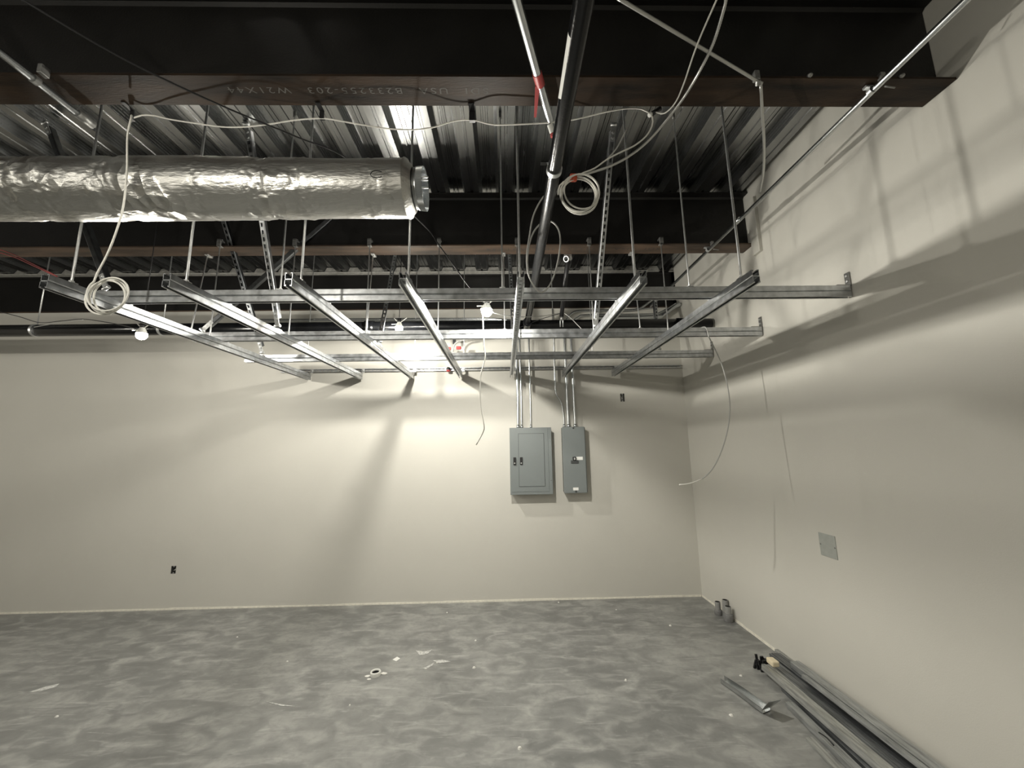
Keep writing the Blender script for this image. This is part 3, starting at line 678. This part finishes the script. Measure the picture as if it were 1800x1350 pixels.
emt('right conduit rising from the narrow panel and turning right along the wall', [(.885, W-.04, ZP), (.88, W-.04, 2.6), (.88, W-.04, 3.2), (.905, W-.05, 3.33), (.98, W-.06, 3.40), (1.12, W-.07, 3.425), (1.9, W-.07, 3.425), (2.05, W-.07, 3.45), (2.26, W-.07, 3.57)], .0165)
emt('large grey conduit along the back wall offset up at the right corner', [(1.2, W-.13, 3.37), (1.95, W-.13, 3.37), (2.06, W-.13, 3.40), (2.20, W-.13, 3.50), (2.288, W-.13, 3.54)], .026, fitting=False)
emt('thin conduit curving up through the beam pocket at the upper right corner', [(1.40, W-.02, 3.49), (1.60, W-.02, 3.49), (1.72, W-.02, 3.50), (1.84, W-.02, 3.52), (2.0, W-.02, 3.535)], .011, fitting=False)
emt('bright conduit running along the back wall above the black main', [(-2.4, W-.05, 3.41), (-1.0, W-.05, 3.405), (-.1, W-.05, 3.395), (.0, W-.05, 3.375), (.09, W-.05, 3.31)], .012, fitting=False)

# flexible leads with red tape near the back wall
P = [(905, 590, 4.885), (882, 593, 4.85), (850, 594, 4.78), (822, 597, 4.7), (806, 600, 4.68), (798, 607, 4.67), (796, 618, 4.67)]
r = cable('flexible_lead', 'grey flexible lead bending down at the back wall, end bound with pink-red tape', 'cable', [at_y(*p) for p in P], .011, M_GREYCABLE)
q = at_y(805, 611, 4.66); part(MB().bbox((q.x-.022, 4.645, q.z-.024), (q.x+.040, 4.675, q.z+.016), .010), 'red_tape', M_RED, r)
q = at_y(788, 613, 4.66); part(MB().bbox((q.x-.014, 4.645, q.z-.02), (q.x+.03, 4.675, q.z+.02), .006), 'red_tape', M_RED, r)
q = at_y(799, 600, 4.74); part(MB().box((q.x-.02, 4.72, q.z-.04), (q.x+.02, 4.726, q.z+.06)), 'strap', M_BLACK, r)
q = at_y(788, 650, 4.84)
r = thing('round_plug', 'dark round plug with a red rim on the wall channel beside the middle channel', 'plug', tuple(q))
part(MB().lathe([(.001, .03), (.02, .03), (.026, .02), (.026, -.005)], tuple(q), 14), 'plug', M_BLACK, r)
part(MB().lathe([(.026, -.005), (.026, -.022), (.018, -.026), (.001, -.026)], tuple(q), 14), 'red_rim', M_RED, r)

# ================================================================== BULBS
def bulb(i, label):
    x, y, z, w = BULBS[i]
    r = thing('light_bulb', label, 'lamp', (x, y, z))
    # lower dome glows; the upper half is the opaque housing of an LED lamp
    part(MB().lathe([(.0365, .012)]+[(max(1e-4, .038*math.cos(a)), -.004-.040*math.sin(a)) for a in [k*PI/18 for k in range(-2, 10)]], (x, y, z), 22), 'dome', M_BULB, r)
    part(MB().lathe([(.0375, .010), (.036, .016), (.024, .045), (.017, .058)], (x, y, z), 22), 'housing', M_RIM, r)
    part(MB().lathe([(.001, .098), (.019, .098), (.021, .065), (.016, .056)], (x, y, z), 14), 'socket', M_BLACK, r)
    for a, b in (((-.052, 0, .10), (-.004, 0, .05)), ((.075, 0, .105), (.004, 0, .05)), ((-.075, -.01, .035), (-.02, 0, .04))):
        part(MB().tube(smooth_path([Vector((x, y, z))+Vector(a), Vector((x, y, z))+Vector(b)], .02), .0042, 6), 'tie_wire', M_WHITECABLE, r)
    if i != 0: part(MB().tube([(x, y, z+.08), (x, y, ZT+DH)], .0035, 6), 'drop_cord', M_BLACK, r)
    l = bpy.data.lights.new('bulb_light', 'POINT'); l.energy = w; l.color = LAMP; l.shadow_soft_size = .030
    o = bpy.data.objects.new('bulb_light', l); COL.objects.link(o); o.location = (0, 0, -.004); o.parent = r
    return r
BL = ['lit bulb hanging from wires in the middle of the strut grid', 'lit bulb at the far left below the leftmost channel', 'lit bulb at the back half hidden behind the second cross channel',
      'lit site bulb above and left of the camera', 'added fill bulb unseen behind the camera at the right', 'added fill bulb unseen behind the camera at the left', 'added fill bulb unseen far off at the left', 'added fill bulb unseen farthest behind the camera']
for i in range(len(BULBS)): bulb(i, BL[i])

# ================================================================== ELECTRICAL PANELS
def panel_wide():
    x0, x1, z0, z1, y = .072, .568, 1.214, 1.990, 4.753
    r = thing('electrical_panel', 'wide grey electrical panel with two black latches on the back wall', 'electrical panel', (x0, W, z0))
    part(MB().box((x0+.004, y+.006, z0+.004), (x1-.004, W-.001, z1-.004)), 'box', M_PANEL, r)
    part(MB().bbox((x0-.003, y-.004, z0-.003), (x1+.003, y+.006, z1+.003), .003), 'front_cover', M_PANEL, r)
    part(MB().bbox((x0+.012, y-.0075, z0+.030), (x1-.040, y-.0035, z1-.012), .0015), 'trim_door', M_PANEL, r)
    d = part(MB().bbox((x0+.104, y-.0125, z0+.092), (x0+.405, y-.007, z1-.070), .0015), 'door', M_PANEL, r)
    g = MB()
    for a, b in (((x0+.1, z0+.088), (x0+.409, z0+.092)), ((x0+.1, z1-.070), (x0+.409, z1-.066)), ((x0+.1, z0+.088), (x0+.104, z1-.066)), ((x0+.405, z0+.088), (x0+.409, z1-.066))):
        g.box((a[0], y-.0085, a[1]), (b[0], y-.0076, b[1]))
    part(g, 'door_gap', M_PANELLINE, r)
    for xx in (x0+.053, x0+.131):
        zc = 1.600
        l = part(MB().bbox((xx-.016, y-.022, zc-.045), (xx+.016, y-.010, zc+.045), .004), 'latch', M_BLACK, r)
        sub(MB().lathe([(.0005, .006), (.008, .005), (.009, 0)], (0, 0, 0), 10, T=Matrix.Translation((xx, y-.022, zc-.026)) @ Matrix.Rotation(PI/2, 4, 'X')), 'lock', M_ROD, l)
    for xx, zz in ((x1-.016, z1-.14), (x1-.016, z0+.16), (x0+.016, z0+.16)):
        part(MB().lathe([(.0005, .004), (.005, .004), (.006, 0)], (0, 0, 0), 8, T=Matrix.Translation((xx, y-.004, zz)) @ Matrix.Rotation(PI/2, 4, 'X')), 'screw', M_CAST, r)
def panel_narrow():
    x0, x1, z0, z1, y = .708, .970, 1.222, 1.992, 4.753
    r = thing('electrical_panel', 'narrow grey electrical enclosure with a breaker handle on the back wall', 'electrical panel', (x0, W, z0))
    part(MB().box((x0+.004, y+.012, z0+.004), (x1+.012, W-.001, z1-.004)), 'box', M_PANEL, r)
    part(MB().bbox((x0-.003, y-.006, z0-.003), (x1+.003, y+.014, z1+.003), .005), 'front_cover', M_PANEL, r)
    xc, zc = (x0+x1)/2, 1.598
    part(MB().bbox((xc-.046, y-.014, zc-.038), (xc+.046, y-.005, zc-.002), .003), 'handle_plate', M_PANELLINE, r)
    h = part(MB().bbox((xc-.024, y-.028, zc+.000), (xc+.018, y-.006, zc+.040), .005), 'breaker_handle', M_BLACK, r)
    sub(MB().bbox((xc-.012, y-.036, zc+.004), (xc+.006, y-.027, zc+.030), .003), 'lever_tip', M_ROD, h)
    t = part(MB().box((xc+.020, y-.0075, zc+.002), (xc+.098, y-.006, zc+.040)), 'sticker', M_WHITE, r); t['label'] = 'white sticker beside the handle'
    part(MB().box((xc-.032, y-.0075, z0+.028), (xc+.032, y-.006, z0+.060)), 'sticker', M_WHITE, r)
    for zz in (z1-.012, z0+.016): part(MB().lathe([(.0005, .006), (.010, .005), (.012, 0)], (0, 0, 0), 10, T=Matrix.Translation((xc, y-.006, zz)) @ Matrix.Rotation(PI/2, 4, 'X')), 'cover_screw', M_PANELLINE, r)
panel_wide(); panel_narrow()

# device boxes let into the back wall
def device_box(h, label):
    x0, x1, z0, z1 = h; y = W
    r = thing('device_box', label, 'electrical box', (x0, y, z0)); t = .003
    mb = MB().box((x0, y-.001, z0), (x0+t, y+.06, z1)).box((x1-t, y-.001, z0), (x1, y+.06, z1)).box((x0, y-.001, z0), (x1, y+.06, z0+t)).box((x0, y-.001, z1-t), (x1, y+.06, z1)).box((x0, y+.057, z0), (x1, y+.06, z1))
    part(mb, 'steel_box', M_STEELBOX, r)
    for zz in (z0+.008, z1-.008): part(MB().box(((x0+x1)/2-.007, y+.001, zz-.006), ((x0+x1)/2+.007, y+.004, zz+.006)), 'screw_ear', M_ROD, r)
    for k, m in enumerate((M_WHITECABLE, M_GREYCABLE)):
        part(MB().tube(smooth_path([((x0+x1)/2-.01+.02*k, y+.056, z1-.02), ((x0+x1)/2+.004*k, y+.03, (z0+z1)/2), ((x0+x1)/2-.008+.018*k, y+.015, z0+.03)]), .003, 6), 'wire', m, r)
device_box(BOX_L, 'open device box low on the left of the back wall')
device_box(BOX_R, 'open device box high on the back wall near the corner')
# blank plate on the right wall
r = thing('blank_plate', 'square blank steel plate on the right wall', 'wall plate', (X, 2.83, .95))
part(MB().bbox((X-.0045, 2.832, .953), (X-.0005, 2.978, 1.110), .001), 'plate', M_PLATE, r)
for y in (2.842, 2.968): part(MB().lathe([(.0005, .003), (.005, .002), (.006, 0)], (0, 0, 0), 8, T=Matrix.Translation((X-.0045, y, 1.03)) @ Matrix.Rotation(-PI/2, 4, 'Y')), 'screw', M_STEELBOX, r)

# ================================================================== FLOOR THINGS
def stub(x, y, rt, rb, h, hb, label, lean=0):
    c = Vector((x, y, 0))
    r = thing('conduit_stub', label, 'conduit stub', tuple(c), 'conduit stubs by the right wall')
    T = Matrix.Translation(c) @ Matrix.Rotation(lean, 4, 'Y')
    part(MB().lathe([(rb*.96, 0), (rb, .006), (rb, hb-.006), (rb*.94, hb), (rt, hb+.004)], n=20, T=T), 'coupling', M_PVC, r)
    part(MB().lathe([(rt*.98, hb*.5), (rt, h-.004), (rt-.001, h), (rt-.004, h)], n=20, T=T), 'tube', M_PVC2, r)
    part(MB().lathe([(rt-.004, h), (rt-.005, h-.006), (.001, h-.008)], n=20, T=T), 'open_end', M_HOLE, r)
M_PVC2 = mat('light_grey_pvc', (.26, .26, .25), .5, var=.15, scale=30)
stub(2.222, 4.40, .027, .038, .125, .045, 'left one of the three grey conduit stubs standing by the right wall')
stub(2.262, 4.335, .028, .032, .165, .05, 'back one of the three grey conduit stubs, against the right wall', .05)
stub(2.232, 4.235, .030, .044, .140, .07, 'front one of the three grey conduit stubs, squat and thickest', .06)

c = at_z(660, 1187, 0)
r = thing('floor_sleeve', 'white plastic ring set in the concrete floor left of centre', 'pipe sleeve', tuple(c))
part(MB().lathe([(.040, -.002), (.041, .024), (.038, .030), (.031, .030), (.029, .024), (.0285, .020)], tuple(c), 28), 'ring', M_RIM, r)
part(MB().lathe([(.0290, .021), (.0275, .008), (.0005, .006)], tuple(c), 20), 'dark_inside', M_HOLE, r)
for dx, dy, s in ((-.06, -.01, .022), (.062, .02, .024), (-.03, -.055, .014)):
    vs = [(c.x+dx+s*math.cos(a)*random.uniform(.7, 1.5), c.y+dy+s*.7*math.sin(a)*random.uniform(.7, 1.3), .003) for a in [k*PI/3 for k in range(6)]]
    part(MB().add(vs+[(x, y, 0) for x, y, z in vs], [(0,1,2,3,4,5)]+[(k, k+6, (k+1) % 6+6, (k+1) % 6) for k in range(6)]), 'plaster_smear', M_PLASTER, r)
a = [at_z(u, v, .003) for u, v in ((690, 1159.5), (696.5, 1162.5), (703.5, 1157.5), (698, 1154.5))]
tag(MB().add([(p.x, p.y, .004) for p in a]+[(p.x, p.y, .0005) for p in a], [(0,1,2,3),(7,6,5,4),(0,4,5,1),(1,5,6,2),(2,6,7,3),(3,7,4,0)]).build('paper_scrap', M_WHITE), 'small white paper scrap on the floor beyond the plastic ring', 'scrap')

# bent offcut of sheet metal
def offcut():
    P0 = [at_z(u, v, z) for u, v, z in ((1270, 1197, .012), (1290, 1211, .012), (1312, 1226, .012), (1332, 1240, .012), (1347, 1247, .02))]
    C = smooth_path(P0, .02); n = len(C); vs = []; fs = []
    for i, p in enumerate(C):
        t = (C[min(i+1, n-1)]-C[max(i-1, 0)]); t.z = 0; t.normalize(); s = Vector((t.y, -t.x, 0)); f = i/(n-1); w = .020+.020*f
        zb = .004+.012*math.sin(f*PI)*.5
        for q in (-1, 1):                                   # U section, two lips
            pass
        sec = [(-w, .040*(1-.4*f)+zb), (-w, zb), (w*.9, zb), (w*.9, .026+zb)]
        for o, z in sec: vs.append(p+s*o+Vector((0, 0, z-p.z)))
        for o, z in sec: vs.append(p+s*(o*.96)+Vector((0, 0, z+.0025-p.z)))
    for i in range(n-1):
        for k in range(3):
            a = i*8+k; fs += [(a, a+1, a+9, a+8), (a+4, a+12, a+13, a+5)]
    e = C[-1]; t = (C[-1]-C[-3]).normalized(); s = Vector((t.y, -t.x, 0))
    mb = MB().add(vs, fs)
    b0 = e; fl = [b0-s*.05+Vector((0, 0, .0)), b0+s*.05+Vector((0, 0, .004)), b0+s*.075+t*.075+Vector((0, 0, .085)), b0-s*.035+t*.085+Vector((0, 0, .075))]
    fl2 = [q+Vector((0, 0, .003)) for q in fl]
    tab = MB().add([tuple(q) for q in fl+fl2], [(3,2,1,0),(4,5,6,7),(0,1,5,4),(1,2,6,5),(2,3,7,6),(3,0,4,7)])
    return mb, tab, C[0]
mb, tab, c0 = offcut()
r = thing('metal_offcut', 'bent shiny sheet-metal offcut lying on the floor beside the stud pile', 'offcut', (c0.x, c0.y, 0))
part(mb, 'folded_strip', M_SHINY, r); part(tab, 'flared_tab', M_SHINY, r)

# steel studs stacked along the right wall: (far end x,y) -> (near end x,y), base z, width, height, roll, open side
def stud(a, b, z, w, h, roll, label, kind, m):
    a = Vector((a[0], a[1], z)); b = Vector((b[0], b[1], z)); d = b-a; L = d.length
    r = thing('steel_stud', label, 'stud', tuple(a), 'steel studs piled along the right wall')
    T = frame(a, d, (0, 0, -1)) @ Matrix.Rotation(roll, 4, 'Y'); t = .0018
    lip = .007 if kind == 'stud' else 0
    # C section: web at local z=0 .. flanges along -z
    o = [(-w/2+lip, -h), (-w/2, -h), (-w/2, 0), (w/2, 0), (w/2, -h), (w/2-lip, -h)]
    i_ = [(-w/2+lip, -h+t), (-w/2+t, -h+t), (-w/2+t, -t), (w/2-t, -t), (w/2-t, -h+t), (w/2-lip, -h+t)]
    vs = []; fs = []
    for yy in (0, L): vs += [(x, yy, zz) for x, zz in o]+[(x, yy, zz) for x, zz in i_]
    for k in range(5): fs += [(k, k+1, 12+k+1, 12+k), (6+k, 18+k, 18+k+1, 6+k+1), (k, 6+k, 7+k, k+1), (12+k, 13+k, 19+k, 18+k)]
    fs += [(0, 12, 18, 6), (5, 11, 23, 17)]
    part(MB().add(vs, fs, 0, False, T), 'channel', m, r)
    mb = MB()                                            # pressed stiffening ribs
    for xx in (-w*.24, w*.22): mb.box((xx-.005, 0, -.0003), (xx+.005, L, .0022), 0, T)
    part(mb, 'rib', m, r)
    return T
YNR = 0.9
def xat(u, v, z, y): return None
studs = [
 ((2.285, 3.60), (2.285, YNR), .036, .034, .034, 0.0, 'steel stud pressed against the foot of the right wall', 'track', M_STUDL),
 ((2.215, 3.52), (2.222, YNR), .046, .090, .042, .0, 'wide steel stud lying flat second from the right wall', 'stud', M_STUDD),
 ((2.225, 3.30), (2.205, YNR), .092, .070, .042, .06, 'steel stud on top of the pile nearest the right wall', 'stud', M_STUD),
 ((2.11, 3.42), (2.095, YNR), .044, .090, .042, .0, 'dark faced steel stud in the middle of the pile', 'stud', M_STUDD),
 ((2.000, 3.30), (1.955, YNR), .076, .070, .040, -.12, 'bright topped steel stud carrying the black plastic bits at its far end', 'stud', M_STUDL),
 ((2.005, 3.10), (1.868, YNR), .034, .075, .034, .15, 'steel stud lying low under the bright topped one', 'track', M_STUDD),
 ((1.912, 2.93), (1.770, YNR), .028, .060, .028, -.1, 'steel stud on the outer left of the pile', 'track', M_STUD),
 ((1.80, 2.62), (1.675, YNR), .020, .040, .020, .1, 'narrow steel track outermost on the floor beside the pile', 'track', M_STUDL),
 ((2.165, 3.12), (2.150, YNR), .090, .040, .022, -.25, 'slim steel track tilted in the groove between two studs', 'track', M_STUD),
 ((2.045, 3.02), (2.022, YNR), .060, .028, .020, .3, 'thin dark steel track wedged beside the bright topped stud', 'track', M_STUDD),
]
for s in studs: stud(*s)
# black plastic spacer with tan block at the far end of the pile
c = Vector((2.015, 3.375, 0))
r = thing('plastic_spacers', 'clump of jagged black plastic spacers at the far end of the stud pile', 'spacer', tuple(c))
rnd = random.Random(3)
for k in range(18):
    p = c+Vector((rnd.uniform(-.055, .045), rnd.uniform(-.035, .03), 0)); hh = rnd.uniform(.05, .105); w_ = rnd.uniform(.009, .017)
    T = Matrix.Translation(p) @ Matrix.Rotation(rnd.uniform(-.35, .35), 4, 'Y') @ Matrix.Rotation(rnd.uniform(-.3, .3), 4, 'X')
    part(MB().bbox((-w_, -.006, 0), (w_, .006, hh), .003, T=T).bbox((-w_*.4, -.016, hh*.45), (w_*.4, .016, hh*.62), .002, T=T), 'spacer', M_BLACK, r)
q = at_y(1357, 1163, 3.27)
tag(MB().bbox((q.x-.028, 3.22, q.z-.018), (q.x+.028, 3.30, q.z+.022), .010).build('tan_block', M_TAN), 'pale tan block resting on the stud pile by the black spacers', 'block')
q = at_z(1453, 1300, .074)
tag(MB().tube(smooth_path([(q.x, q.y-.05, .078), (q.x+.004, q.y, .082), (q.x-.004, q.y+.05, .079)]), .004, 6).build('wire_offcut', M_BLACK), 'bit of black wire lying on the bright topped stud', 'wire')

# crumbs
spots = [(786, 1077, 'white crumb near the foot of the back wall, below the vertical shadow'), (982, 1059, 'white crumb against the back wall below the narrow panel'),
         (1083, 1072, 'flat white crumb near the back wall right of the panels'), (836, 1126, 'white crumb on the floor straight below the wide panel'),
         (833, 1174, 'elongated white crumb on the floor right of the paper scrap'), (1178, 1100, 'tiny white crumb on the floor near the corner'),
         (505, 1163, 'white crumb on the floor left of the plastic ring'), (615, 1240, 'pale curled crumb on the floor just before the plastic ring'),
         (417, 1120, 'white crumb on the floor below the low device box'), (100, 1260, 'bright white crumb alone on the left part of the floor'),
         (1302, 1188, 'white crumb between the metal offcut and the black spacers'), (1286, 1258, 'dull white crumb left of the metal offcut'),
         (913, 1316, 'tiny white crumb at the bottom middle of the floor'), (740, 1147, 'white crumb in the scuffed patch beyond the paper scrap'),
         (768, 1165, 'white crumb at the right of the scuffed patch on the floor'), (1100, 1196, 'pale crumb halfway between the plastic ring and the metal offcut')]
for u, v, lab in spots:
    c = at_z(u, v, 0); s = random.uniform(.007, .013)
    vs = [(c.x+s*random.uniform(.7, 1.6)*math.cos(a), c.y+s*random.uniform(.7, 1.3)*math.sin(a), 0) for a in [k*PI*2/5 for k in range(5)]]
    tp = [(x*.6+c.x*.4, y*.6+c.y*.4, s*.7) for x, y, z in vs]
    tag(MB().add(vs+tp, [(9,8,7,6,5)[::-1]]+[(k, (k+1) % 5, (k+1) % 5+5, k+5) for k in range(5)]).build('plaster_crumb', M_PLASTER), lab, 'crumb', 'plaster crumbs scattered on the floor')
# chalky scuffs rubbed on the slab
for pts, lab in (([(730, 1143), (744, 1146), (760, 1142), (752, 1149), (738, 1152)], 'white chalky scuff on the slab beyond and right of the paper scrap'),
                 ([(760, 1161), (778, 1160), (792, 1163), (772, 1166)], 'thin white scuff on the slab right of the paper scrap'),
                 ([(743, 1175), (756, 1169), (764, 1164), (760, 1170), (748, 1177)], 'slanting white scuff on the slab between paper scrap and elongated crumb'),
                 ([(50, 1217), (78, 1208), (104, 1202), (98, 1208), (70, 1215)], 'pale streak scuffed on the slab at the far left'),
                 ([(466, 1233), (492, 1238), (520, 1242), (494, 1241)], 'hairline pale scratch on the slab left of the plastic ring')):
    P = [at_z(u, v, .0) for u, v in pts]; n = len(P)
    tag(MB().add([(p.x, p.y, .0016) for p in P]+[(p.x, p.y, .0002) for p in P], [list(range(n))[::-1]]+[(k, (k+1) % n, (k+1) % n+n, k+n) for k in range(n)]).build('plaster_scuff', M_SCUFF), lab, 'scuff', 'chalky scuffs on the slab')
